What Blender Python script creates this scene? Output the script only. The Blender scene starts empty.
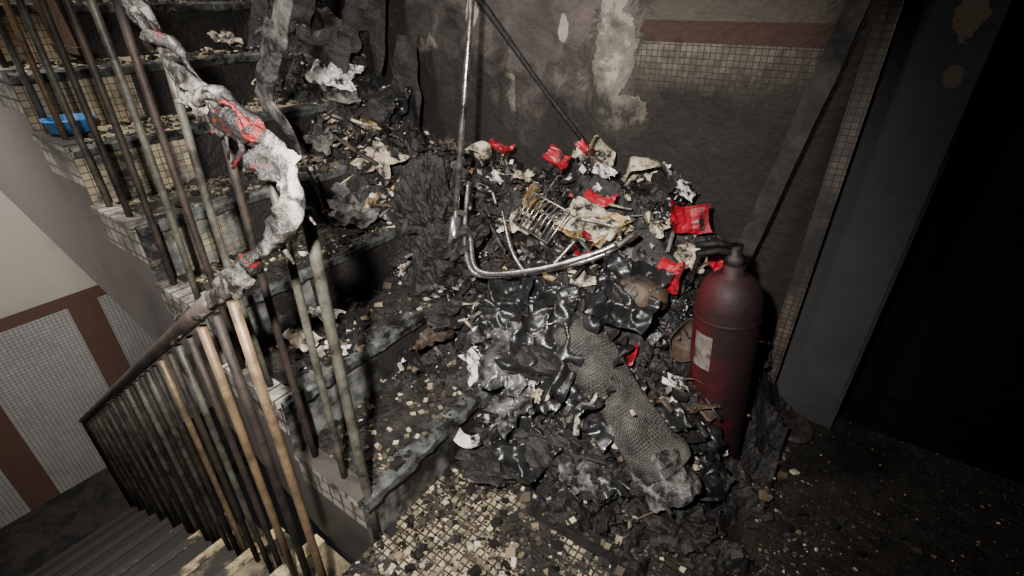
import bpy, math, random
from mathutils import Vector, Euler, Matrix, noise
random.seed(7)
R=random.random
def U(a,b): return a+(b-a)*random.random()
# ------------------------------------------------------------------ mesh helper
class Acc:
    def __init__(s): s.v=[];s.f=[];s.m=[];s.sm=[]
    def add(s,vs,fs,mi=0,smooth=False):
        o=len(s.v); s.v+= [tuple(p) for p in vs]
        for f in fs: s.f.append([i+o for i in f]); s.m.append(mi); s.sm.append(smooth)
    def box(s,c,d,rot=(0,0,0),mi=0,jit=0):
        M=Euler(rot).to_matrix(); vs=[]
        for x in(-.5,.5):
            for y in(-.5,.5):
                for z in(-.5,.5):
                    p=Vector((x*d[0],y*d[1],z*d[2]))
                    if jit: p+=Vector((U(-1,1)*jit*d[0],U(-1,1)*jit*d[1],U(-1,1)*jit*d[2]))
                    vs.append(Vector(c)+M@p)
        s.add(vs,[(0,1,3,2),(4,6,7,5),(0,4,5,1),(2,3,7,6),(0,2,6,4),(1,5,7,3)],mi)
    def b2(s,a,b,mi=0):
        s.box([(a[i]+b[i])/2 for i in range(3)],[abs(b[i]-a[i]) for i in range(3)],mi=mi)
    def tube(s,path,r,seg=10,mi=0,sq=1.0,nz=0,cap=True,up=Vector((0,0,1))):
        path=[Vector(p) for p in path]; n=len(path); vs=[];fs=[]
        T0=(path[1]-path[0]).normalized()
        a=T0.cross(up)
        if a.length<.05: a=T0.cross(Vector((1,0,0)))
        a.normalize()
        for i,p in enumerate(path):
            T=(path[min(i+1,n-1)]-path[max(i-1,0)]).normalized()
            a=(a-T*a.dot(T)).normalized(); b=T.cross(a)
            rr=r[min(i,len(r)-1)] if isinstance(r,(list,tuple)) else r
            for k in range(seg):
                t=2*math.pi*k/seg
                q=p+a*math.cos(t)*rr*sq+b*math.sin(t)*rr
                if nz: q=q+noise.noise_vector(q*28)*nz+noise.noise_vector(q*70)*nz*.4
                vs.append(q)
        for i in range(n-1):
            for k in range(seg):
                k2=(k+1)%seg
                fs.append((i*seg+k,i*seg+k2,(i+1)*seg+k2,(i+1)*seg+k))
        if cap: fs.append(tuple(range(seg))[::-1]); fs.append(tuple((n-1)*seg+k for k in range(seg)))
        s.add(vs,fs,mi,True)
    def lathe(s,prof,c=(0,0,0),M=None,seg=32,mi=0,smooth=True,nz=0):
        vs=[];fs=[];n=len(prof)
        for r,z in prof:
            for k in range(seg):
                t=2*math.pi*k/seg; p=Vector((r*math.cos(t),r*math.sin(t),z))
                if nz: p+=noise.noise_vector(p*14+Vector(c))*nz
                if M: p=M@p
                vs.append(p+Vector(c))
        for i in range(n-1):
            for k in range(seg):
                k2=(k+1)%seg; fs.append((i*seg+k,i*seg+k2,(i+1)*seg+k2,(i+1)*seg+k))
        s.add(vs,fs,mi,smooth)
    def lump(s,c,d,rot=(0,0,0),seed=0,amp=.3,mi=0,smooth=False,freq=1.0,nu=34,nv=20,spiky=0):
        M=Euler(rot).to_matrix(); o=Vector((seed*2.3,seed*1.1,seed*.7)); vs=[];fs=[]
        for j in range(nv+1):
            ph=math.pi*j/nv
            for i in range(nu):
                t=2*math.pi*i/nu
                q=Vector((math.sin(ph)*math.cos(t),math.sin(ph)*math.sin(t),math.cos(ph)))
                w=q*1.3*freq+o
                k=1+amp*((1-abs(noise.noise(w))*3)*.8+(.5-abs(noise.noise(w*2.3))*1.6)*.7+abs(noise.noise(w*5))*.4)
                if spiky: k+=spiky*noise.noise(w*9)+spiky*.6*noise.noise(w*17)
                vs.append(Vector(c)+M@Vector((q.x*d[0]*k,q.y*d[1]*k,q.z*d[2]*k)))
        for j in range(nv):
            for i in range(nu):
                i2=(i+1)%nu; fs.append((j*nu+i,(j+1)*nu+i,(j+1)*nu+i2,j*nu+i2))
        s.add(vs,fs,mi,smooth)
    def sheet(s,c,sx,sy,rot,amp=.03,seed=0,n=14,mi=0,curl=0,smooth=False,ragged=.0,freq=1.0):
        M=Euler(rot).to_matrix(); vs=[];fs=[]; L=max(sx,sy); o=Vector((seed*3.17,seed*1.7,seed*.9))
        for j in range(n+1):
            for i in range(n+1):
                u=i/n-.5; w=j/n-.5
                p=Vector((u*sx,w*sy,0))
                e=max(abs(u),abs(w))*2
                if ragged:
                    k=1-ragged*max(0,noise.noise(Vector((u*3,w*3,0))+o))*e; p*=k
                q=p/L*3.0*freq+o
                z=(1-abs(noise.noise(q))*2.6)*amp + noise.noise(q*2.7)*amp*.6+ (abs(noise.noise(q*5.1)))*amp*.35
                p+=noise.noise_vector(q*1.6+Vector((9,9,9)))*amp*.7
                p.z+=z+curl*(u*u+w*w*.4)*L
                vs.append(Vector(c)+M@p)
        for j in range(n):
            for i in range(n):
                a=j*(n+1)+i; fs.append((a,a+1,a+n+2,a+n+1))
        s.add(vs,fs,mi,smooth)
    def obj(s,name,mats,parent=None):
        me=bpy.data.meshes.new(name); me.from_pydata(s.v,[],s.f)
        for m in mats: me.materials.append(m)
        me.polygons.foreach_set('material_index',s.m); me.polygons.foreach_set('use_smooth',s.sm)
        me.update()
        ob=bpy.data.objects.new(name,me); bpy.context.scene.collection.objects.link(ob)
        if parent: ob.parent=parent
        return ob
# ------------------------------------------------------------------ material helper
class Mt:
    def __init__(s,name):
        s.mat=bpy.data.materials.new(name); s.mat.use_nodes=True; s.nt=s.mat.node_tree
        s.b=s.nt.nodes['Principled BSDF']; s.tc=s.nt.nodes.new('ShaderNodeTexCoord'); s.pos=s.tc.outputs['Object']
    def put(s,sock,v):
        if isinstance(v,bpy.types.NodeSocket): s.nt.links.new(v,sock)
        elif isinstance(v,(tuple,list)) and len(v)==3 and sock.type=='RGBA': sock.default_value=(*v,1)
        else: sock.default_value=v
    def nd(s,t,ins={},**pr):
        n=s.nt.nodes.new(t)
        for k,v in pr.items(): setattr(n,k,v)
        for k,v in ins.items(): s.put(n.inputs[k],v)
        return n
    def noise(s,sc,det=6,rough=.6,vec=None,dist=0):
        return s.nd('ShaderNodeTexNoise',{'Vector':vec or s.pos,'Scale':sc,'Detail':det,'Roughness':rough,'Distortion':dist}).outputs['Fac']
    def ramp(s,f,stops):
        n=s.nd('ShaderNodeValToRGB',{'Fac':f}); cr=n.color_ramp
        while len(cr.elements)<len(stops): cr.elements.new(.5)
        for e,(p,c) in zip(cr.elements,stops):
            e.position=p; e.color=(*c,1) if isinstance(c,(tuple,list)) else (c,c,c,1)
        return n.outputs['Color']
    def math(s,op,a,b=0,c=None,cl=False):
        d={0:a,1:b}
        if c is not None: d[2]=c
        n=s.nd('ShaderNodeMath',d,operation=op); n.use_clamp=cl
        return n.outputs[0]
    def mix(s,f,a,b):
        n=s.nd('ShaderNodeMix',{},data_type='RGBA'); s.put(n.inputs[0],f); s.put(n.inputs[6],a); s.put(n.inputs[7],b)
        return n.outputs[2]
    def xyz(s):
        n=s.nd('ShaderNodeSeparateXYZ',{0:s.pos}); return n.outputs
    def comb(s,x,y,z=0):
        return s.nd('ShaderNodeCombineXYZ',{0:x,1:y,2:z}).outputs[0]
    def tiles(s,vec,size,c1,c2,mort,ms=.0016):
        n=s.nd('ShaderNodeTexBrick',{'Vector':vec,'Color1':c1,'Color2':c2,'Mortar':mort,'Scale':1,'Mortar Size':ms,'Mortar Smooth':.2,'Brick Width':size,'Row Height':size},offset=0)
        return n.outputs['Color'],n.outputs['Fac']
    def bump(s,h,st=.3,d=.01):
        n=s.nd('ShaderNodeBump',{'Height':h,'Strength':st,'Distance':d}); s.put(s.b.inputs['Normal'],n.outputs[0]); return n
    def out(s,col,rough=.6,metal=0,spec=.5):
        s.put(s.b.inputs['Base Color'],col); s.put(s.b.inputs['Roughness'],rough); s.put(s.b.inputs['Metallic'],metal)
        s.put(s.b.inputs['Specular IOR Level'],spec); return s.mat
SOOT=(.007,.0065,.006)
def sooty(name,c1,c2,amt=.5,sc=6,rough=.6,metal=0,b=.3,fine=60,soot=SOOT,spec=.4,bd=.004,soft=.12):
    m=Mt(name); base=m.mix(m.noise(sc*2.3,4),c1,c2)
    f=m.math('ADD',m.math('MULTIPLY',m.noise(sc,8,.65,dist=.3),.8),m.math('MULTIPLY',m.noise(sc*6,4),.2))
    t=1-amt; lo=.35+.3*t-soft/2
    k=m.ramp(f,[(max(0,lo),0),(min(1,lo+soft),1)])
    col=m.mix(k,base,soot)
    m.bump(m.noise(fine,5),b,bd)
    return m.out(col,m.math('ADD',rough-.1,m.math('MULTIPLY',m.noise(sc*3),.25)),metal,spec)

# floor
m=Mt('landing_mosaic_soot'); p=m.xyz()
tc,tf=m.tiles(m.pos,.019,(.54,.46,.30),(.32,.265,.165),(.02,.017,.014),.0024)
n1=m.noise(3.2,8,.7); n2=m.noise(22,6,.75)
f=m.math('ADD',m.math('MULTIPLY',n1,.65),m.math('MULTIPLY',n2,.35))
g=m.math('MULTIPLY',m.math('ABSOLUTE',m.math('SUBTRACT',p[0],.12)),.17)
f=m.math('ADD',f,g)
k=m.ramp(f,[(.49,0),(.55,1)])
k=m.math('MULTIPLY',k,m.ramp(m.noise(55,3),[(.64,1),(.68,.25)]))
col=m.mix(k,m.mix(m.ramp(n2,[(.38,0),(.64,1)]),tc,(.05,.04,.028)),m.mix(n2,(.006,.0055,.005),(.024,.020,.016)))
m.bump(m.math('ADD',m.noise(90,5),m.math('MULTIPLY',tf,-.6)),.6,.006); M_floor=m.out(col,m.ramp(n2,[(.3,.22),(.7,.7)]))

def mkblob(m,p,n2,cx,cz,rx,rz,w=2.2):
    dx=m.math('DIVIDE',m.math('SUBTRACT',p[0],cx),rx); dz=m.math('DIVIDE',m.math('SUBTRACT',p[2],cz),rz)
    d=m.math('SQRT',m.math('ADD',m.math('MULTIPLY',dx,dx),m.math('MULTIPLY',dz,dz)))
    d=m.math('ADD',d,m.math('MULTIPLY',m.math('SUBTRACT',n2,.5),w))
    return m.math('LESS_THAN',d,.9)
# back wall
m=Mt('scorched_stair_wall'); p=m.xyz()
vec=m.comb(p[0],p[2])
tc,tf=m.tiles(vec,.0165,(.19,.162,.125),(.12,.103,.082),(.045,.038,.031),.0013)
n1=m.noise(2.3,8,.6); n2=m.noise(9,8,.68,dist=.4); n3=m.noise(40,5)
plaster=m.mix(m.ramp(n2,[(.3,0),(.7,1)]),(.04,.034,.032),(.165,.135,.122))
cream=m.mix(n3,(.20,.178,.14),(.36,.32,.265))
right=m.math('GREATER_THAN',m.math('ADD',p[0],m.math('MULTIPLY',m.math('SUBTRACT',n2,.5),.15)),.11)
band=m.math('MULTIPLY',m.math('GREATER_THAN',p[2],1.095),m.math('LESS_THAN',p[2],1.15))
above=m.math('GREATER_THAN',p[2],1.15)
ts=m.math('ADD',m.math('MULTIPLY',n1,.6),m.math('ADD',m.math('MULTIPLY',n2,.4),m.math('MULTIPLY',m.math('SUBTRACT',1.05,p[2]),.9)))
tile=m.mix(m.ramp(ts,[(.42,0),(.62,1)]),tc,(.03,.025,.021))
tile=m.mix(band,tile,m.mix(n3,(.042,.022,.017),(.07,.039,.03)))
tile=m.mix(above,tile,m.mix(n2,(.055,.046,.038),(.11,.09,.072)))
slope=m.math('ADD',p[2],m.math('MULTIPLY',p[0],.654))
strip=m.math('ADD',slope,m.math('MULTIPLY',m.math('SUBTRACT',n2,.5),.55))
left=m.mix(m.ramp(n1,[(.38,0),(.60,1)]),plaster,(.042,.036,.033))
stripmask=m.math('MULTIPLY',m.math('GREATER_THAN',strip,.46),m.math('LESS_THAN',strip,.58))
stripmask=m.math('MULTIPLY',stripmask,m.math('LESS_THAN',p[0],-.62))
left=m.mix(stripmask,left,m.mix(n3,tc,(.26,.23,.19)))
col=m.mix(right,left,tile)
for (cx,cz,rx,rz) in [(.03,1.05,.07,.17),(.07,.88,.10,.08),(-.36,.87,.03,.11),(.02,1.22,.05,.1),(-.72,1.02,.04,.09),(-.15,1.12,.02,.04),(-.52,1.16,.03,.05)]:
    col=m.mix(mkblob(m,p,n2,cx,cz,rx,rz),col,cream)
s1=m.math('ADD',p[2],m.math('MULTIPLY',m.math('SUBTRACT',n1,.5),1.1))
s1=m.math('ADD',s1,m.math('MULTIPLY',m.math('SUBTRACT',n2,.5),.7))
s1=m.math('SUBTRACT',s1,m.math('MULTIPLY',m.math('MINIMUM',m.math('ADD',p[0],.35),0),-.75))
s1=m.math('SUBTRACT',s1,m.math('MULTIPLY',m.math('MAXIMUM',m.math('SUBTRACT',p[0],.3),0),.35))
k=m.math('MULTIPLY',m.ramp(s1,[(.82,1),(1.0,.35),(1.2,0)]),.96)
k=m.math('MAXIMUM',k,m.ramp(m.math('ADD',p[0],m.math('MULTIPLY',m.math('SUBTRACT',n2,.5),.2)),[(.53,0),(.64,1)]))
col=m.mix(k,col,m.mix(n2,(.006,.0055,.005),(.026,.021,.018)))
m.bump(m.math('ADD',m.math('MULTIPLY',n2,.8),n3),.7,.012); M_wall=m.out(col,.78,spec=.25)

# end wall lower stairwell
m=Mt('stairwell_wall_tile_paint'); p=m.xyz(); vec=m.comb(p[1],p[2])
tc,tf=m.tiles(vec,.022,(.50,.49,.47),(.42,.41,.39),(.22,.21,.2),.0022)
st=m.math('LESS_THAN',m.math('MODULO',m.math('ADD',p[1],9.61),.65),.16)
brown=m.mix(m.noise(30),(.12,.066,.05),(.16,.09,.066))
paint=m.mix(m.noise(2,6),(.50,.47,.39),(.60,.56,.48))
col=m.mix(st,tc,brown)
col=m.mix(m.math('GREATER_THAN',p[2],-.47),col,brown)
col=m.mix(m.math('GREATER_THAN',p[2],-.39),col,paint)
n=m.noise(1.7,7); col=m.mix(m.ramp(n,[(.5,0),(.8,.5)]),col,(.1,.09,.08))
up=m.ramp(m.math('ADD',p[2],m.math('MULTIPLY',n,.8)),[(.75,0),(1.0,1)])
col=m.mix(up,col,(.03,.026,.024))
M_end=m.out(col,.5)
M_plain=sooty('smoke_stained_paint',(.12,.10,.09),(.08,.07,.065),.6,1.5,soft=.5,soot=(.04,.035,.03))
M_black=sooty('burnt_black_wall',(.008,.007,.006),(.004,.0035,.0035),.6,4,.9,soft=.3,spec=.1)
# stairs
m=Mt('stair_riser_mosaic'); p=m.xyz(); vec=m.comb(p[1],p[2])
tc,tf=m.tiles(vec,.021,(.46,.39,.265),(.31,.26,.17),(.09,.075,.055))
n1=m.noise(4,8,.7); n2=m.noise(18,6)
f=m.math('ADD',m.math('ADD',m.math('MULTIPLY',n1,.9),m.math('MULTIPLY',n2,.4)),m.math('MULTIPLY',p[0],.34))
f=m.math('ADD',f,m.math('MULTIPLY',m.math('MAXIMUM',m.math('SUBTRACT',p[1],.75),0),.5))
k=m.ramp(f,[(.24,0),(.40,1)])
grey=m.mix(m.ramp(n2,[(.38,0),(.6,1)]),(.026,.027,.026),(.16,.16,.15))
grey=m.mix(m.ramp(n1,[(.45,0),(.58,1)]),grey,(.013,.012,.0115))
col=m.mix(k,tc,grey); m.bump(n2,.4,.006); M_riser=m.out(col,.42)
m=Mt('stair_tread_soot'); p=m.xyz()
tc,tf=m.tiles(m.pos,.021,(.46,.38,.25),(.31,.25,.16),(.08,.07,.05))
n1=m.noise(4,8,.7); n2=m.noise(24,6,.7)
f=m.math('ADD',m.math('ADD',m.math('MULTIPLY',n1,.6),m.math('MULTIPLY',n2,.4)),m.math('MULTIPLY',p[0],.30))
f=m.math('ADD',f,m.math('MULTIPLY',m.math('MAXIMUM',m.math('SUBTRACT',p[1],.7),0),.5))
k=m.ramp(f,[(.16,0),(.27,1)])
col=m.mix(k,tc,m.mix(m.ramp(n2,[(.4,0),(.7,1)]),(.007,.0063,.006),(.040,.034,.028)))
m.bump(m.noise(80,5),.8,.01); M_tread=m.out(col,.7,spec=.3)
M_nose=sooty('terrazzo_nosing',(.18,.185,.175),(.075,.08,.075),.64,14,.4,soft=.22)
m=Mt('step_end_tile'); p=m.xyz(); vec=m.comb(p[0],p[2])
tc,tf=m.tiles(vec,.045,(.42,.395,.355),(.30,.28,.25),(.06,.052,.045),.004)
n1=m.noise(9,7,.7); k=m.ramp(n1,[(.42,0),(.60,1)]); M_stepend=m.out(m.mix(k,tc,(.045,.04,.036)),.35)
m=Mt('stringer_paint'); p=m.xyz(); n1=m.noise(3,8,.6); n2=m.noise(20,5)
M_string=m.out(m.mix(m.ramp(m.math('ADD',m.math('MULTIPLY',n1,.7),m.math('MULTIPLY',p[0],.25)),[(.0,0),(.36,1)]),m.mix(n2,(.11,.093,.088),(.15,.127,.118)),(.034,.03,.028)),.6)
m=Mt('lower_tread'); p=m.xyz(); n1=m.noise(7,8,.7); M_low=m.out(m.mix(m.ramp(m.math('SUBTRACT',n1,m.math('MULTIPLY',p[0],.18)),[(.42,0),(.58,1)]),(.24,.19,.105),(.018,.016,.014)),.6)
m=Mt('lower_nosing_tile'); p=m.xyz(); n1=m.noise(10,8,.7); M_lownose=m.out(m.mix(m.ramp(m.math('SUBTRACT',n1,m.math('MULTIPLY',p[0],.22)),[(.52,0),(.68,1)]),(.58,.46,.24),(.03,.026,.022)),.5)
M_lowris=sooty('lower_riser',(.035,.03,.025),(.02,.017,.015),.5,8,.8)
# railing
M_bal_g=sooty('old_green_paint_rust',(.10,.14,.118),(.14,.095,.06),.52,14,.5,.2,soot=(.024,.020,.017),soft=.25)
M_bal_t=sooty('heat_tanned_steel',(.29,.185,.092),(.19,.128,.075),.5,12,.45,.2,soot=(.05,.037,.027),soft=.3)
M_bal_d=sooty('burnt_steel_bar',(.045,.034,.028),(.075,.052,.038),.5,12,.6,.3,soft=.3)
M_rail=sooty('brown_plastic_handrail',(.13,.10,.085),(.055,.038,.03),.35,6,.45,soft=.4)
m=Mt('melted_pvc'); n1=m.noise(9,7,.6,dist=.6); n2=m.noise(15,7,.65,dist=.8); p=m.xyz()
col=m.ramp(n1,[(.38,(.010,.009,.008)),(.48,(.08,.07,.062)),(.55,(.25,.225,.20)),(.70,(.44,.41,.37))])
col=m.mix(m.ramp(n2,[(.44,0),(.51,.9)]),col,(.014,.012,.011))
col=m.mix(m.ramp(n2,[(.605,0),(.625,1)]),col,(.14,.012,.010)); m.bump(m.noise(45,6),.9,.015); M_melt=m.out(col,.36)
# debris
M_b1=sooty('char_black',(.007,.0065,.006),(.024,.020,.018),.38,20,.62,b=.8,bd=.008,spec=.4)
M_b2=sooty('burnt_plastic_gloss',(.009,.009,.0092),(.022,.022,.022),.4,14,.28,b=.5,spec=.6)
M_b3=sooty('ash_grey',(.22,.205,.187),(.09,.085,.077),.58,18,.6,soft=.2,b=.7,bd=.006)
M_b4=sooty('burnt_brown',(.12,.075,.045),(.06,.04,.027),.5,12,.6,soft=.25,b=.6)
M_b5=sooty('scorched_paper',(.56,.50,.40),(.38,.29,.19),.5,22,.6,soft=.12)
M_white=sooty('white_plastic_scrap',(.74,.72,.68),(.55,.52,.47),.42,22,.4,soft=.1)
M_red=sooty('red_packaging',(.36,.008,.022),(.24,.006,.014),.38,18,.4,soft=.12)
M_yel=sooty('scorched_card',(.44,.30,.13),(.30,.19,.085),.5,18,.5,soft=.15)
m=Mt('clear_bag'); m.bump(m.noise(60,4),.5,.008); n1=m.noise(14,6)
M_bag=m.out(m.ramp(n1,[(.42,(.016,.016,.016)),(.64,(.16,.155,.145))]),.2,spec=.8)
def rubmat(name,stops):
    m=Mt(name); g=m.nd('ShaderNodeNewGeometry'); return m.out(m.ramp(g.outputs['Random Per Island'],stops),.75,spec=.3)
M_rub=rubmat('rubble_bits',[(0,(.006,.0055,.005)),(.60,(.016,.0135,.012)),(.80,(.04,.032,.025)),(.89,(.12,.09,.06)),(.95,(.26,.20,.13)),(.985,(.55,.5,.42))])
M_til=rubmat('loose_mosaic_tiles',[(0,(.02,.017,.014)),(.5,(.08,.063,.04)),(.75,(.22,.18,.115)),(.95,(.48,.41,.29))])
M_chrome=sooty('tarnished_chrome',(.65,.65,.64),(.45,.41,.36),.40,18,.26,.9,soft=.25,soot=(.08,.058,.042))
m=Mt('scorched_shaded_red_enamel'); p=m.xyz(); n1=m.noise(6,8,.7); n2=m.noise(24,6)
f=m.math('ADD',n1,m.math('ADD',m.math('MULTIPLY',m.math('SUBTRACT',p[0],.585),2.6),m.math('MULTIPLY',m.math('SUBTRACT',p[2],.42),.6)))  # scorching grows towards the top; shade on the right half is painted in
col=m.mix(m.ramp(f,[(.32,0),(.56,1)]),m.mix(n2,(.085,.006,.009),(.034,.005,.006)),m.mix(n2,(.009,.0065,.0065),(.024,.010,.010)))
m.bump(n2,.5,.006); M_ext=m.out(col,.6,spec=.28)
M_extm=sooty('burnt_valve_metal',(.06,.052,.045),(.025,.022,.02),.6,14,.6,.5)
m=Mt('scorched_label'); p=m.xyz(); n1=m.noise(26,6)
M_label=m.out(m.mix(m.ramp(n1,[(.36,0),(.60,1)]),(.19,.168,.15),(.05,.035,.03)),.5)
M_blue=sooty('blue_plastic',(.05,.22,.50),(.04,.16,.40),.15,9,.4)
m=Mt('blue_grey_steel'); p=m.xyz(); n1=m.noise(3,7); n2=m.noise(12,7,.6)
fz=m.math('ADD',m.math('MULTIPLY',n1,.6),m.math('MULTIPLY',p[2],.45))
col=m.mix(m.ramp(fz,[(.35,0),(.85,1)]),(.046,.046,.045),(.011,.0128,.0155))
for (cx,cz,rx,rz) in [(.84,1.17,.026,.06),(.85,1.05,.022,.03),(.76,1.32,.02,.05)]:
    col=m.mix(mkblob(m,p,n2,cx,cz,rx,rz),col,(.065,.048,.035))
m.bump(n2,.4,.006); M_panel=m.out(col,.6,spec=.22)
M_door=sooty('burnt_door',(.006,.0045,.004),(.003,.0025,.0025),.5,4,.8,soft=.3,spec=.08)
m=Mt('pilaster_mosaic'); p=m.xyz(); tc,tf=m.tiles(m.comb(p[0],p[2]),.0165,(.11,.082,.062),(.065,.05,.038),(.016,.014,.012))
M_pil=m.out(m.mix(m.ramp(m.noise(5,7),[(.40,0),(.58,1)]),tc,(.012,.0105,.0095)),.6)
M_mat=sooty('singed_woven_mat',(.115,.104,.086),(.06,.055,.046),.6,13,.6,soft=.3)
M_ash=sooty('pale_ash_wrap',(.30,.283,.258),(.13,.122,.11),.55,15,.6,soft=.2,b=.8,bd=.008)
M_wood=sooty('scorched_brown_board',(.15,.08,.05),(.09,.05,.034),.4,5,.6,soft=.3)

# ------------------------------------------------------------------ room shell
SW=1.12; XE=-3.05; XR=1.5; YF=-1.35; ZB=-1.7; ZT=3.2; T=.1
def shell(name,a,b,mat):
    A=Acc(); A.b2(a,b); return A.obj(name,[mat])
shell('wall_back',(XE-T,SW,ZB-.1),(.72,SW+T,ZT),M_wall)
shell('wall_back_doorway',(.72,SW+.12,-.25),(XR+T,SW+.2,ZT),M_black)
shell('wall_end',(XE-T,YF-T,ZB-.1),(XE,SW,ZT),M_end)
shell('wall_front',(XE,YF-T,ZB-.1),(XR+T,YF,ZT),M_plain)
shell('wall_right',(XR,YF,-.25),(XR+T,SW+.12,ZT),M_black)
shell('ceiling',(XE-T,YF-T,ZT),(XR+T,SW+.2,ZT+.1),M_plain)
shell('floor',(0,YF,-.25),(XR,SW+.12,0),M_floor)
shell('floor_lower_landing',(XE,YF,ZB-.1),(-2.34,SW,ZB),M_lowris)
shell('floor_upper_landing',(XE,0,1.5),(-2.34,SW,1.7),M_floor)
# upper flight
A=Acc(); low=[(0,-.25),(-.21,-.17),(-.51,-.03),(-1.05,.223),(-2.22,.5),(-2.34,.53)]
def lz(x):
    for (x0,z0),(x1,z1) in zip(low,low[1:]):
        if x<=x0+1e-6 and x>=x1-1e-6: return z0+(z1-z0)*(x-x0)/(x1-x0)
    return low[-1][1]
for k in range(1,11):
    x0=-.26*(k-1); x1=-.26*k; z=.17*k; zb=z-.17
    if k<=9:
        A.add([(x0,0,z),(x1,0,z),(x1,SW,z),(x0,SW,z)],[(0,3,2,1)],1)
        n=80; prof=[(-.045,.003),(.006,.003),(.014,-.004),(.014,-.024),(.004,-.03)]; vs=[];fs=[]
        for i in range(n+1):
            y=SW*i/n
            for dx,dz in prof:
                q=Vector((x0*3+dx*10,y*11,z*3+dz*20)); e=noise.noise(q)*.007+noise.noise(q*3)*.006
                vs.append((x0+dx+e,y,z+dz-abs(e)*.9))
        for i in range(n):
            for j in range(4): a=i*5+j; fs.append((a,a+1,a+6,a+5))
        A.add(vs,fs,2)
        xs=[x0,(x0+x1)/2,x1]
        for a,b in zip(xs,xs[1:]):
            A.add([(a,0,z),(b,0,z),(b,0,zb+.06),(a,0,zb+.06)],[(0,1,2,3)],3)
            A.add([(a,0,zb+.06),(b,0,zb+.06),(b,0,min(lz(b),zb-.04)),(a,0,min(lz(a),zb-.04))],[(0,1,2,3)],4)
            A.add([(a,0,min(lz(a),zb-.04)),(b,0,min(lz(b),zb-.04)),(b,SW,min(lz(b),zb-.04)),(a,SW,min(lz(a),zb-.04))],[(0,1,2,3)],4)
        A.b2((x1+.01,-.010,z-.012),(x0-.0,.040,z+.008),3)
    A.add([(x0,0,zb),(x0,SW,zb),(x0,SW,z),(x0,0,z)],[(0,1,2,3)],0)
A.obj('upper_staircase',[M_riser,M_tread,M_nose,M_stepend,M_string])
# lower flight
A=Acc()
for k in range(1,11):
    x0=-.26*(k-1); x1=-.26*k; z=-.17*k
    if k<10: A.b2((x0,YF,z-.17),(x1,-.012,z),0)
    if k<10: A.b2((x1-.004,YF,z-.03),(x1+.035,-.010,z+.003),1)
    A.add([(x0-.001,YF,z),(x0-.001,-.012,z),(x0-.001,-.012,z+.165),(x0-.001,YF,z+.165)],[(0,1,2,3)],2)
A.obj('lower_staircase',[M_low,M_lownose,M_lowris])
# door / pilaster
A=Acc(); A.b2((.672,SW-.04,0),(.715,SW-.001,ZT)); A.obj('wall_pilaster',[M_pil])
A=Acc(); A.b2((.722,SW+.0,.0),(.905,SW+.115,2.6)); A.b2((.732,SW-.008,.06),(.895,SW+.001,2.5)); A.obj('steel_shutter_panel',[M_panel])
A=Acc(); A.b2((.93,SW+.07,.0),(1.48,SW+.115,2.1))
for zz in (.15,1.1): A.b2((1.0,SW+.06,zz),(1.4,SW+.072,zz+.8))
A.obj('door_1',[M_door])

# ------------------------------------------------------------------ railings
def terr(x): return 0 if x>0 else .17*(math.floor(-x/.26)+1)
A=Acc()
xs=[0,-.085,-.2,-.33,-.46,-.59,-.72,-.85,-.98,-1.11,-1.24,-1.37,-1.5,-1.63,-1.76,-1.89,-2.02,-2.15,-2.28]
for i,x in enumerate(xs):
    y=.02; z0=terr(x-.001) if x<0 else 0
    zt=.90+.74*(-x)+U(-.01,.01); mi=[2,0,2,0,2,0,2][i%7] if i else 0
    if i==9: mi=1
    r=.0115 if i==0 else .0085
    dx=U(-.012,.012); dy=U(-.008,.008); n=7
    A.tube([(x+dx*math.sin(t/n*3.1),y+dy*math.sin(t/n*3.1),z0+(zt-z0)*t/n) for t in range(n+1)],r,8,mi)
A.tube([(x,.02,.88+.74*(-x)) for x in (0,-.2,-.4,-1,-2.3)],.007,6,2)
A.obj('upper_stair_railing',[M_bal_g,M_bal_t,M_bal_d])
A=Acc(); i=0; x=-.04
while x>-2.36:
    z0=-.17*(math.floor(-x/.26)+1); zt=.80+.69*x
    mi=1 if i in(0,2) else (2 if i%2 else 0)
    if i in(6,): mi=1
    dx=U(-.01,.01)
    A.tube([(x+dx*math.sin(t),-.12,z0+(zt-z0)*t/3) for t in range(4)],.0095 if i<3 else .008,8,mi)
    x-=.085; i+=1
A.tube([(-.04,-.12,.79),(-.3,-.12,.61),(-1.2,-.12,-.01),(-2.38,-.12,-.83)],.008,6,2)
A.tube([(-.12,-.12,.745),(-.3,-.12,.622),(-.8,-.12,.276),(-1.6,-.12,-.277),(-2.42,-.12,-.845)],.016,10,3,sq=1.4)
A.tube([(-2.42,-.12,-.845),(-2.45,-.12,-.90),(-2.45,-.12,-1.7)],.014,8,2)
A.obj('lower_stair_railing',[M_bal_g,M_bal_t,M_bal_d,M_rail])
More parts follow.
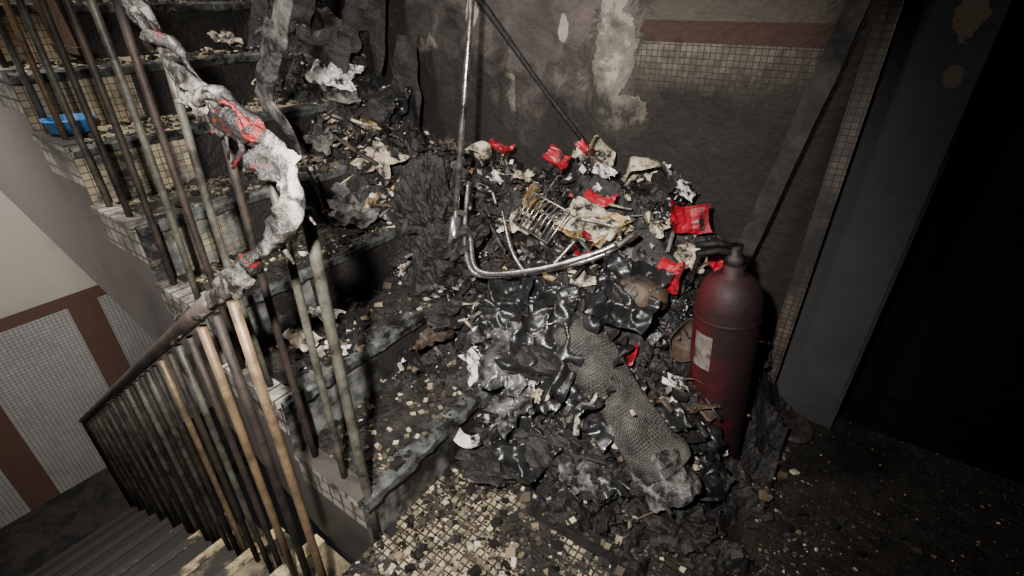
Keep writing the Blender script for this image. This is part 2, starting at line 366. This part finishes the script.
# melted handrail
def cat(pts,n=8):
    P=[Vector(p) for p in pts]; P=[P[0]*2-P[1]]+P+[P[-1]*2-P[-2]]; o=[]
    for i in range(1,len(P)-2):
        for j in range(n):
            t=j/n; a,b,c,d=P[i-1:i+3]
            o.append(.5*((2*b)+(c-a)*t+(2*a-5*b+4*c-d)*t*t+(3*b-a-3*c+d)*t**3))
    o.append(P[-2]); return o
A=Acc()
pp=cat([(-1.3,.0,1.88),(-.85,.0,1.54),(-.396,.0,1.21),(-.27,-.01,1.135),(-.177,-.02,1.085),(-.10,-.025,1.05),(-.024,-.02,1.02),(.037,-.02,.955),(.04,-.05,.90),(.0,-.09,.84),(-.08,-.115,.775),(-.19,-.12,.70),(-.4,-.12,.555)],12)
N=len(pp); rr=[]
for i,q in enumerate(pp):
    f=i/N*12
    if f<2: b=.018
    elif f<5: b=.013+.006*noise.noise(q*22)
    elif f<9: b=.023+.010*noise.noise(q*20)
    elif f<10.2: b=.018
    else: b=.016
    rr.append(b)
A.tube(pp,rr,20,0,sq=.6,nz=.015)
p2=[q+Vector((.0,.018*math.sin(i*.35),.024*math.cos(i*.35))) for i,q in enumerate(pp[22:92])]
A.tube(p2,[.008+.004*math.sin(i*.5) for i in range(len(p2))],10,0,nz=.01)
p3=[q+Vector((.012*math.sin(i*.22),-.01,.026*math.sin(i*.17+2))) for i,q in enumerate(pp[30:80])]
A.tube(p3,[.005+.002*math.sin(i*.8) for i in range(len(p3))],8,0,nz=.01)
for s in range(20):
    q=pp[random.randint(44,100)]; L=U(.02,.08)
    A.tube([q+Vector((0,0,-.01)),q+Vector((U(-.02,.02),U(-.01,.02),-.5*L-.01)),q+Vector((U(-.03,.03),U(-.02,.02),-L-.01))],[.008,.005,.002],7,0,nz=.005)
A.sheet((.01,-.02,.985),.075,.055,(1.2,.4,.5),.014,5,14,0,.3,True)
A.sheet((-.13,-.02,1.05),.10,.04,(1.4,.5,.1),.014,8,14,0,.3,True)
A.obj('melted_handrail',[M_melt])

# ------------------------------------------------------------------ debris pile
CP=[(-.9,1.05,.78),(-.67,1.0,.70),(-.5,.9,.62),(-.3,.8,.52),(-.1,.65,.30),(-.1,.45,.17),(0,.35,0),(.34,.36,.03),(.65,.56,.05),(.3,.6,.3),(.1,.6,.35),(.07,1.0,.70),(.25,1.0,.70),(.41,1.0,.58),(.1,.8,.53),(.3,.8,.48),(.5,.7,.25),(.55,1.0,.40),(.7,.8,.03),(.8,1.05,.03),(.55,.5,.1),(-.3,1.05,.66),(-1.05,.85,.88),(-1.0,.6,.60),(-.4,.45,.2),(-.6,.5,.35),(.2,.3,-.02),(.6,.4,-.02),(.75,.6,-.02),(-.8,.8,.72),
 (-1.1,1.05,1.05),(-1.35,1.05,1.18),(-1.55,1.05,1.26),(-1.35,.75,.88),(-1.55,.7,.98),(-1.3,.5,.7),(-1.6,.4,.8),(-.85,.45,.45),(-1.1,.55,.6)]
def h0(x,y):
    s=w=0
    for q in CP:
        d=((x-q[0])**2+(y-q[1])**2)+.0008
        k=1/d**1.6; s+=k*q[2]; w+=k
    return s/w
def h(x,y):
    q=Vector((x,y,0))
    return h0(x,y)+.055*(1-abs(noise.noise(q*7))*2.5)+.03*noise.noise(q*19)-.035
def hs(x,y): return max(h(x,y) if (y>.3 and x>-1.6 and x<.8) else -9, terr(x))
A=Acc(); nx,ny=240,85; vs=[]; fs=[]
for j in range(ny+1):
    for i in range(nx+1):
        x=-1.6+2.4*i/nx; y=.3+.815*j/ny; q=Vector((x,y,0))
        z=h(x,y)+.022*abs(noise.noise(q*45))+.012*noise.noise(q*90)
        ed=min(1,(y-.3)/.05,(x+1.6)/.05,(.8-x)/.05); z=min(z,terr(x)+.5*ed*3) if ed<1 else z
        z=max(z,terr(x)-.03)
        vs.append((x,y,z))
for j in range(ny):
    for i in range(nx): a=j*(nx+1)+i; fs.append((a,a+1,a+nx+2,a+nx+1))
A.add(vs,fs,0)
mats=[M_b1,M_b2,M_b3,M_b4,M_b5,M_white,M_yel,M_bag,M_chrome,M_red]
def onpile(x,y): return h(x,y)>terr(x)+.02
cnt=0
while cnt<22:
    x=U(-.7,.62); y=U(.38,1.0)
    if not onpile(x,y): continue
    s=U(.035,.08)*(1 if y<.75 else .75); mi=random.choices([0,1,2,3],[4,5,.8,1.4])[0]
    A.lump((x,y,h(x,y)+s*.1),(s*U(.8,1.5),s*U(.7,1.2),s*U(.4,.8)),(U(-.4,.8),U(-.5,.5),U(0,6.3)),cnt+3,.32,mi,mi==1,U(.8,1.5)); cnt+=1
cnt=0
while cnt<420:
    x=U(-1.4,.68) if R()<.3 else U(-.7,.68); y=U(.36,1.06)
    if not onpile(x,y): continue
    s=U(.04,.15)*(1 if y<.8 else .65); mi=random.choices([0,1,2,3,4,5,6,7],[8,6.5,1.7,2.3,1.3,.8,.6,.8])[0]
    if mi in(4,5,6): s*=.5
    if mi in(2,7): s*=.75
    sm=(mi in(1,7) or R()<.3)
    A.sheet((x,y,h(x,y)+U(.01,.035)),s*U(.35,1.2),s,(U(-.5,1.2),U(-.7,.7),U(0,6.3)) if R()<.5 else (U(.1,.8),U(-.4,.4),U(-.8,.8)),s*U(.04,.2),cnt+20,16,mi,U(-.5,.5),sm,.8,U(.6,1.4))
    cnt+=1
for i in range(110):
    x=U(-1.1,.6); y=U(.42,1.0)
    if not onpile(x,y): continue
    mi=random.choices([0,3,2,6,1,4,5],[5,2,1.5,.7,2.5,.9,.5])[0]
    A.box((x,y,h(x,y)+U(.015,.05)),(U(.03,.12),U(.02,.08),U(.002,.016)),(U(-.3,1.1),U(-.6,.6),U(0,6.3)),mi,.08)
for i in range(200):
    x=U(-1.0,.62); y=U(.4,1.0)
    if not onpile(x,y): continue
    L=U(.04,.2); an=U(0,6.3); d=Vector((math.cos(an),math.sin(an),U(-.5,.5)))*L/2; c=Vector((x,y,h(x,y)+.035))
    A.tube([c-d,c+Vector((0,0,U(-.02,.03))),c+d],[U(.0015,.006)]*3,6,random.choice([0,0,2,3,1,2,4]),sq=U(.5,2.5),nz=.003)
for i in range(34):
    x=U(-.5,.55); y=U(.45,.98)
    if not onpile(x,y): continue
    c=Vector((x,y,h(x,y)+.04)); r0=U(.02,.07); an=U(0,6.3); M=Euler((U(0,1.2),U(-.6,.6),an)).to_matrix()
    A.tube([c+M@Vector((r0*math.cos(t*.35),r0*.7*math.sin(t*.35),.008*math.sin(t))) for t in range(random.randint(7,15))],U(.001,.0022),5,random.choice([0,8,3,2]))
for i in range(2600):
    x=U(-1.3,.65); y=U(.36,1.08)
    if not onpile(x,y): continue
    s=U(.004,.016); mi=random.choices([2,3,4,5,6,0,9],[4,3,2.6,1.7,1,4,.25 if x>-.4 and y>.7 else 0])[0]
    c=Vector((x,y,h(x,y)+U(.025,.06))); M=Euler((U(-1,1.2),U(-1,1),U(0,6))).to_matrix()
    A.add([c+M@Vector((a*s*U(.5,1),b*s*U(.5,1),U(-.2,.2)*s)) for a,b in((-1,-1),(1,-.8),(.9,1),(-.8,.9))],[(0,1,2,3)],mi)
A.obj('burnt_debris_pile',mats)

A=Acc(); A.lump((-.43,.74,.56),(.115,.10,.17),(0,.1,0),11,.18,0,False,1.4,90,60,.06); A.lump((-.33,.68,.44),(.09,.08,.13),(0,.1,0),17,.18,0,False,1.4,70,46,.06)
A.obj('charred_cushion',[M_b1])

# rubble
A=Acc()
def chunk(x,y,z,s,flat=.6):
    A.box((x,y,z+s*flat*.35),(s,s*U(.5,1.1),s*flat),(U(-.5,.5),U(-.5,.5),U(0,6.3)),0,.16)
n=0
while n<13000:
    r=R()
    if r<.6: x=U(-1.7,0);y=U(.04,1.08)
    elif r<.88: x=U(0,.95);y=random.gauss(.3,.28)
    else: x=U(0,1.4);y=U(-.6,1.1)
    if y>1.1 or y<-1.2 or (x<0 and y<.03): continue
    if noise.noise(Vector((x*5,y*5,3)))<U(-.5,.2): continue
    if x<-1.04 and y<.6 and R()<.6: n+=1; continue
    s=U(.003,.009) if R()<.9 else U(.009,.028)
    z=hs(x,y)
    if (-x)%.26<.004 and x<0: continue
    chunk(x,y,z,s,.5); n+=1
for i in range(480):
    if R()<.75: x=random.gauss(.22,.26); y=random.gauss(.12,.2)
    else: x=U(-.9,0); y=U(.05,.6)
    if x>1.3 or (x<.0 and y<.05): continue
    if x<0 and (-x)%.26<.02: continue
    sz=.0155*U(.5,1)
    A.box((x,y,hs(x,y)+.003),(sz,.0155*U(.7,1),.004),(U(-.2,.2),U(-.2,.2),U(0,6.3)),1,.08)
A.obj('rubble_scatter',[M_rub,M_til])

# ------------------------------------------------------------------ recognisable items
def sheetobj(name,x,y,dz,sx,sy,rot,mat,amp=.015,seed=0,curl=0,n=18,smooth=False,rag=.5,z=None,f=1.2):
    A=Acc(); A.sheet((x,y,(hs(x,y) if z is None else z)+dz),sx,sy,rot,amp,seed,n,0,curl,smooth,rag,f); return A.obj(name,[mat])
def packet(x,y,dz,sx,sy,rot,seed):
    A=Acc(); M=Euler(rot).to_matrix(); n=8; c=Vector((x,y,hs(x,y)+dz)); vs=[];fs=[]
    for side in(1,-1):
        for j in range(n+1):
            for i in range(n+1):
                u=i/n-.5;w=j/n-.5; e=(1-(2*u)**4)*(1-(2*w)**4)
                q=Vector((u*3,w*3,seed))
                vs.append(c+M@Vector((u*sx+noise.noise(q)*.008,w*sy+noise.noise(q+Vector((5,5,5)))*.008,side*.009*e+noise.noise(q*1.3)*.014+.12*u*u)))
    N=(n+1)**2
    for sd in range(2):
        for j in range(n):
            for i in range(n):
                a=sd*N+j*(n+1)+i; f=(a,a+1,a+n+2,a+n+1); fs.append(f if sd==0 else f[::-1])
    A.add(vs,fs,0); A.obj('red_packet',[M_red])
packet(.37,.97,.09,.12,.085,(.9,.1,.7),1)
packet(.40,.84,.10,.08,.095,(.9,-.2,-.2),2)
packet(.12,.93,.09,.10,.035,(.6,0,.1),3)
packet(-.10,1.06,.12,.10,.06,(1.0,.3,-.3),4)
packet(.02,1.02,.09,.07,.03,(.8,.2,-.6),6)
packet(-.33,1.03,.09,.09,.03,(.7,.2,.3),7)
packet(.17,.80,.09,.08,.02,(.6,.2,.3),8)
packet(.36,.68,.06,.02,.07,(.6,.2,.3),9)
packet(.50,.86,.22,.08,.05,(.6,.5,.3),10)
packet(.15,.74,.08,.05,.02,(.6,.5,.3),12)
def bowl(name,x,y,dz,r,rot,mat,seed):
    A=Acc(); M=Euler(rot).to_matrix(); c=Vector((x,y,hs(x,y)+dz))
    prof=[(r*.5,0),(r*.62,.01),(r*.85,.03),(r,.05),(r*1.04,.052),(r*.98,.048),(r*.83,.028),(r*.6,.008),(r*.01,.004)]
    A.lathe([(a,b) for a,b in prof],c,M,28,0,True,.03); A.obj(name,[mat])
bowl('scorched_paper_bowl',.03,1.03,.07,.05,(.2,.9,0),M_b5,1)
bowl('scorched_paper_bowl',.21,1.0,.08,.058,(2.6,-.5,0),M_b5,2)
bowl('scorched_paper_bowl',-.12,.93,.06,.05,(.4,.6,0),M_yel,3)
bowl('scorched_paper_bowl',-.38,1.0,.07,.04,(2.2,.5,0),M_b5,4)
bowl('scorched_paper_bowl',.46,.80,.05,.05,(.9,.8,0),M_b4,5)
A=Acc(); M=Euler((.9,-.5,.3)).to_matrix(); c=Vector((.03,.37,.15)); vs=[]
for j in range(4):
    for i in range(15):
        t=math.radians(170+i*9); r=[.045,.06,.072,.078][j]; vs.append(c+M@Vector((r*math.cos(t),r*math.sin(t),[0,.002,.008,.014][j]+noise.noise(Vector((i*.3,j,2)))*.006)))
A.add(vs,[(j*15+i,j*15+i+1,j*15+i+16,j*15+i+15) for j in range(3) for i in range(14)],0,True); A.obj('broken_plate',[M_white])
A=Acc()
for i in range(9): A.sheet((.13+U(-.01,.01),.86+U(-.01,.01),hs(.13,.86)+.045+i*.004),.19,.13,(.35+U(-.05,.05),.05,-.2+U(-.2,.2)),.009,i,12,i%2,.15,False,.5)
A.obj('scorched_booklet',[M_b5,M_yel])
for i,(x,y,dz,s,mt,rt) in enumerate([(-1.02,.9,.05,.20,M_white,(.6,.2,.3)),(-.95,.84,.04,.14,M_b3,(.5,.3,1)),(-.68,.76,.06,.17,M_b5,(.7,.2,.2)),(-.62,.70,.04,.12,M_yel,(.5,-.3,.6)),(-.68,.62,.04,.20,M_b3,(.5,.2,.4)),(-1.2,.95,.06,.2,M_b3,(.9,.3,.2)),(-.85,1.0,.06,.2,M_b2,(1.2,.2,.2)),
    (.24,.63,.08,.10,M_white,(.5,.3,.2)),(-.20,.97,.07,.09,M_b5,(.5,.3,.9)),(-.03,.55,.07,.10,M_b3,(.9,.3,.7)),(.30,.9,.08,.08,M_b5,(.5,.7,.2)),(.33,1.04,.06,.08,M_white,(.5,.7,.2)),(.24,1.03,.07,.08,M_white,(.6,.2,.2)),(.1,.97,.08,.07,M_white,(.6,.4,.2)),(-.3,.95,.06,.06,M_white,(.6,.4,.2)),
    (-.48,.30,.02,.10,M_white,(.1,.2,.2)),(-.40,.17,.03,.10,M_b5,(.1,.3,.2)),(-.30,.20,.02,.07,M_white,(.1,.3,.7)),(-1.5,.75,.03,.12,M_b5,(.1,.3,.2)),(-1.6,.95,.1,.16,M_white,(.6,.3,.2)),(-1.7,.8,.08,.14,M_b5,(.6,.3,.2)),(-1.4,.9,.05,.14,M_b3,(.6,.3,.2)),(.16,.48,.05,.05,M_white,(.6,.3,.2)),(-.5,.99,.06,.1,M_b3,(.8,.3,.2)),
    (-.02,.47,.09,.11,M_white,(1.0,.5,-.6)),(.0,1.03,.08,.08,M_b5,(.8,.3,.2)),(.28,.82,.06,.12,M_b3,(.7,.3,.2)),(-.1,.85,.06,.12,M_b5,(.7,.1,.2)),(.42,.92,.05,.1,M_b5,(.8,.3,.2)),(-.9,.7,.06,.13,M_b3,(.6,.3,.2))]):
    sheetobj('torn_plastic_scrap' if mt is M_white else 'scorched_paper_scrap',x,y,dz,s,s*.7,rt,mt,s*.12,i+300,.3,rag=.8,f=.8)
for i,(x,y,dz,sx,sy,rt,mt) in enumerate([(.09,.49,.08,.13,.18,(.9,.1,.2),M_bag),(.14,.43,.06,.10,.12,(.8,.2,-.2),M_bag),(.02,.60,.07,.16,.2,(.7,-.3,.2),M_b2),(.30,.72,.05,.2,.2,(.6,.3,.2),M_b2),(.18,.55,.07,.2,.25,(.7,.3,.2),M_b2),(.22,.40,.05,.18,.14,(.6,.1,-.3),M_b2),(.10,.70,.05,.18,.16,(.7,.1,.2),M_b2),(.38,.42,.05,.14,.11,(.6,.1,.3),M_b3)]):
    sheetobj('crumpled_plastic_bag',x,y,dz,sx,sy,rt,mt,.026,i+60,.5,34,True,.5,f=1.1)
A=Acc(); A.lump((.34,.76,hs(.34,.76)+.04),(.075,.05,.045),(.4,.2,.4),5,.15,0,True); A.obj('burnt_brown_bag',[M_b4])
# rolled woven mat
A=Acc()
axis=cat([(.20,.63,.385),(.30,.59,.33),(.40,.56,.265),(.50,.525,.20),(.56,.51,.165)],9)
def rollp(s,t,off):
    f=s*(len(axis)-1); i=min(int(f),len(axis)-2); c=axis[i].lerp(axis[i+1],f-i)
    T=(axis[i+1]-axis[i]).normalized(); a=T.cross(Vector((0,0,1))).normalized(); b=a.cross(T)
    r=.064-.006*abs(s-.5)+off
    q=c+a*math.cos(t)*r*1.15+b*math.sin(t)*r*.9
    return q+noise.noise_vector(q*9)*.018+noise.noise_vector(q*25)*.007
nl,nr=64,62
for i in range(nl):
    t=2*math.pi*i/nl; A.tube([rollp(j/90,t,.0010*math.sin(j/90*nr*math.pi+i*math.pi)) for j in range(91)],.0027,5,0)
for j in range(nr+1):
    A.tube([rollp(j/nr,2*math.pi*k/80,-.0010*math.sin(k/80*nl*math.pi+j*math.pi)) for k in range(81)],.0027,5,0)
vs=[rollp(j/24,2*math.pi*k/28,-.001) for j in range(25) for k in range(28)]
A.add(vs,[(j*28+k,j*28+(k+1)%28,(j+1)*28+(k+1)%28,(j+1)*28+k) for j in range(24) for k in range(28)],1,True)
# ash-coated wrapped end, crumpled, with open rolled rim
def endp(s,t):
    c=Vector((.515,.52,.19)).lerp(Vector((.60,.475,.115)),s); T=Vector((.085,-.045,-.075)).normalized(); a=T.cross(Vector((0,0,1))).normalized(); b=a.cross(T)
    r=.068+.004*math.sin(s*9)+.006*math.sin(t*7+s*5)*abs(noise.noise(Vector((t,s*3,1))))*2
    q=c+(a*math.cos(t)+b*math.sin(t))*r
    return q+noise.noise_vector(q*22)*.012+noise.noise_vector(q*60)*.005
vs=[endp(j/22,2*math.pi*k/54) for j in range(23) for k in range(54)]
A.add(vs,[(j*54+k,j*54+(k+1)%54,(j+1)*54+(k+1)%54,(j+1)*54+k) for j in range(22) for k in range(54)],2,False)
ce=Vector((.60,.475,.115)); T=Vector((.085,-.045,-.075)).normalized(); a_=T.cross(Vector((0,0,1))).normalized(); b_=a_.cross(T)
A.tube([ce+(a_*math.cos(t*.3)+b_*math.sin(t*.3))*(.062-.0009*t)-T*.004 for t in range(60)],.0045,6,1,nz=.004)
A.tube([ce-T*.012,ce-T*.006],[.062,.060],24,1,nz=.006)
A.lump((.62,.475,.045),(.075,.06,.05),(0,0,0),9,.3,1,False,1.5,60,36,.05)
A.obj('rolled_woven_mat',[M_mat,M_b1,M_ash])
# folded chair frame
A=Acc(); up=Vector((0,-.035,.035))
def Tt(pts,r=.0078,mi=0): A.tube([q+up for q in cat(pts,8)],r,10,mi)
Tt([(-.27,.80,.66),(-.22,.71,.53),(-.16,.655,.45),(-.09,.65,.44),(.08,.70,.49),(.22,.76,.55),(.29,.84,.61)])
Tt([(-.19,.70,.53),(-.11,.64,.455),(.06,.675,.495),(.20,.74,.555),(.26,.78,.59)])
Tt([(-.14,.80,.60),(-.04,.71,.52),(.04,.67,.475)],.006)
Tt([(.26,.80,.60),(.22,.86,.60),(.10,.86,.60)],.005)
Tt([(.10,.70,.50),(.14,.78,.575)],.005)
A.obj('folded_chair_frame',[M_chrome])
A=Acc(); c=Vector((.0,.77,.635)); M=Euler((.8,.1,-.3)).to_matrix()
A.tube([c+M@Vector(q) for q in[(-.08,-.055,0),(.08,-.055,0),(.08,.055,0),(-.08,.055,0),(-.08,-.055,0)]],.004,6)
for i in range(8):
    x=-.068+i*.0195; A.tube([c+M@Vector((x,-.055,0)),c+M@Vector((x,0,.012)),c+M@Vector((x,.055,0))],.0025,6)
A.obj('wire_rack',[M_chrome])
A=Acc()
A.tube([(-.235,.62,.46),(-.32,.875,1.2),(-.39,1.06,1.74)],.0095,10)
A.tube([(-.238,.63,.49),(-.252,.672,.61)],.017,10)
A.box((-.26,.69,.62),(.06,.012,.012),(.2,.3,.5)); A.box((-.245,.65,.55),(.012,.06,.03),(.2,.3,.3))
A.obj('metal_stand_pole',[M_chrome])
A=Acc(); A.tube([(-1.0,1.09,1.66),(-.43,1.09,1.17),(-.2,1.09,.94),(-.02,1.09,.77)],.009,10,0,nz=.008)
for q in(.1,.5,.85): 
    P0=Vector((-1.0,1.09,1.66)).lerp(Vector((-.02,1.09,.77)),q); A.tube([P0,P0+Vector((0,.028,-.02))],.006,6)
A.obj('burnt_handrail_bar',[M_b1])
A=Acc(); pth=cat([(-.34,.35,1.42),(-.44,.35,1.20),(-.555,.35,1.067),(-.62,.35,.966),(-.56,.36,.90),(-.58,.42,.72),(-.62,.48,.55)],6)
L=len(pth); A.tube(pth,[.007+.032*max(0,math.sin(i/L*4.6-.2)) for i in range(L)],14,0,sq=.35,nz=.008)
A.obj('warped_handrail_strip',[M_b3])
A=Acc(); A.sheet((-1.0,1.04,1.05),.24,.5,(1.45,.1,.05),.015,3,16,0,.05,False,.6); A.sheet((-.80,1.05,.88),.16,.42,(1.4,-.12,0),.015,4,16,0,.05,False,.6); A.sheet((-1.28,1.0,1.25),.22,.4,(1.3,.3,.1),.02,5,16,0,.1,False,.6)
A.sheet((-1.12,.98,1.05),.3,.2,(1.0,.3,.1),.04,6,16,0,.1,True,.6); A.sheet((-.9,.98,.86),.25,.2,(.9,.2,.1),.04,7,16,0,.1,False,.6)
A.obj('charred_board',[M_b1,M_b2])
A=Acc(); A.box((-1.62,.20,1.22),(.55,.02,.32),(.1,.03,.0)); A.box((-1.62,.185,1.375),(.56,.035,.02),(.1,.03,0)); A.box((-1.62,.215,1.07),(.56,.035,.02),(.1,.03,0)); A.obj('scorched_wooden_board',[M_wood])
A=Acc(); n=20; vs=[]
for i in range(n+1):
    t=i/n; c=Vector((.45,1.03,.0)).lerp(Vector((.74,1.06,1.9)),t)
    for dx,dy in((-.024,-.01),(.024,-.01),(.024,.01),(-.024,.01)):
        vs.append(c+Vector((dx,dy,0))+noise.noise_vector(Vector((dx*20,dy*9,t*18)))*.007)
fs=[(i*4+k,i*4+(k+1)%4,i*4+4+(k+1)%4,i*4+4+k) for i in range(n) for k in range(4)]
A.add(vs,fs); M_plank=sooty('charred_plank_wood',(.07,.064,.058),(.03,.027,.024),.58,8,.7,soft=.3,spec=.2); A.obj('leaning_plank',[M_plank])
# extinguisher
E=bpy.data.objects.new('fire_extinguisher',None); bpy.context.scene.collection.objects.link(E)
M=Euler((.03,-.09,0)).to_matrix(); ec=Vector((.612,.80,.0))
A=Acc(); r=.082
A.lathe([(.001,.0),(.070,.0),(.078,.008),(r,.03),(r,.50),(r*.985,.535),(r*.92,.565),(r*.76,.592),(r*.5,.610),(.026,.618),(.026,.64),(.001,.64)],ec,M,48)
A.lathe([(r+.002,.022),(r+.004,.03),(r+.002,.04)],ec,M,48)
A.lathe([(r+.0005,.495),(r+.003,.50),(r+.0005,.505)],ec,M,48)
A.obj('body',[M_ext],E)
A=Acc()
A.lathe([(.001,.635),(.022,.635),(.024,.66),(.016,.668),(.016,.69),(.001,.69)],ec,M,20)
def EP(x,y,z): return ec+M@Vector((x,y,z))
A.tube([EP(0,0,.672),EP(-.04,-.02,.68),EP(-.08,-.04,.668)],[.009,.010,.007],8,sq=1.4,nz=.004)
A.tube([EP(0,0,.685),EP(-.04,-.02,.698),EP(-.085,-.04,.69)],[.008,.009,.007],8,sq=1.4,nz=.004)
A.tube(cat([EP(-.01,.01,.66),EP(-.05,.06,.67),EP(-.10,.08,.62),EP(-.12,.07,.52)],6),.007,10)
A.obj('valve_lever_hose',[M_extm],E)
A=Acc(); vs=[];fs=[]
for j in range(9):
    for i in range(9):
        t=math.radians(-112+i*4.6-22); vs.append(EP((r+.0012)*math.cos(t),(r+.0012)*math.sin(t),.36+j*.013))
for j in range(8):
    for i in range(8): a=j*9+i; fs.append((a,a+1,a+10,a+9))
A.add(vs,fs,0,True); A.obj('label',[M_label],E)
A=Acc(); q=.72; A.lathe([(.001,.004),(.055*q,.004),(.07*q,.012),(.082*q,.04),(.088*q,.042),(.088*q,.036),(.083*q,.034),(.072*q,.004),(.055*q,0),(.001,0)],(-1.19,.065,.861),None,32,0); A.obj('blue_plastic_dish',[M_blue])
A=Acc(); A.lathe([(.001,.02),(.05,.022),(.062,.016),(.065,0),(.001,0)],(.80,1.04,.004),Euler((.1,0,0)).to_matrix(),28); A.obj('round_wooden_lid',[M_b4])

# ------------------------------------------------------------------ lights
def place(o,loc,tgt):
    o.location=loc; o.rotation_euler=(Vector(tgt)-Vector(loc)).to_track_quat('-Z','Y').to_euler(); bpy.context.scene.collection.objects.link(o)
def area(name,loc,tgt,size,e,col):
    l=bpy.data.lights.new(name,'AREA'); l.shape='DISK'; l.size=size; l.energy=e; l.color=col
    place(bpy.data.objects.new(name,l),loc,tgt)
l=bpy.data.lights.new('landing_torch_light','SPOT'); l.energy=260; l.spot_size=math.radians(98); l.spot_blend=1; l.shadow_soft_size=.03; l.color=(1,.965,.92)
place(bpy.data.objects.new('landing_torch_light',l),(.54,-.50,1.40),(-.22,.58,.42))
area('upper_flight_fill',(-1.3,-.4,3.0),(-1.05,.4,.9),.4,68,(1,.95,.89))  # added fill light without a fixture, brightens upper flight and wall top
area('stairwell_lamp',(-1.9,-.8,1.2),(-3.0,.0,-.5),.4,20,(1,.96,.9))
w=bpy.data.worlds.new('world'); bpy.context.scene.world=w; w.use_nodes=True
w.node_tree.nodes['Background'].inputs[0].default_value=(.6,.65,.7,1); w.node_tree.nodes['Background'].inputs[1].default_value=.012
cd=bpy.data.cameras.new('camera'); cd.sensor_width=36; cd.lens=500/1024*36; cd.clip_start=.02
co=bpy.data.objects.new('camera',cd); co.location=(.735,-.429,1.2); co.rotation_euler=(math.radians(60),0,math.radians(35))
bpy.context.scene.collection.objects.link(co); bpy.context.scene.camera=co
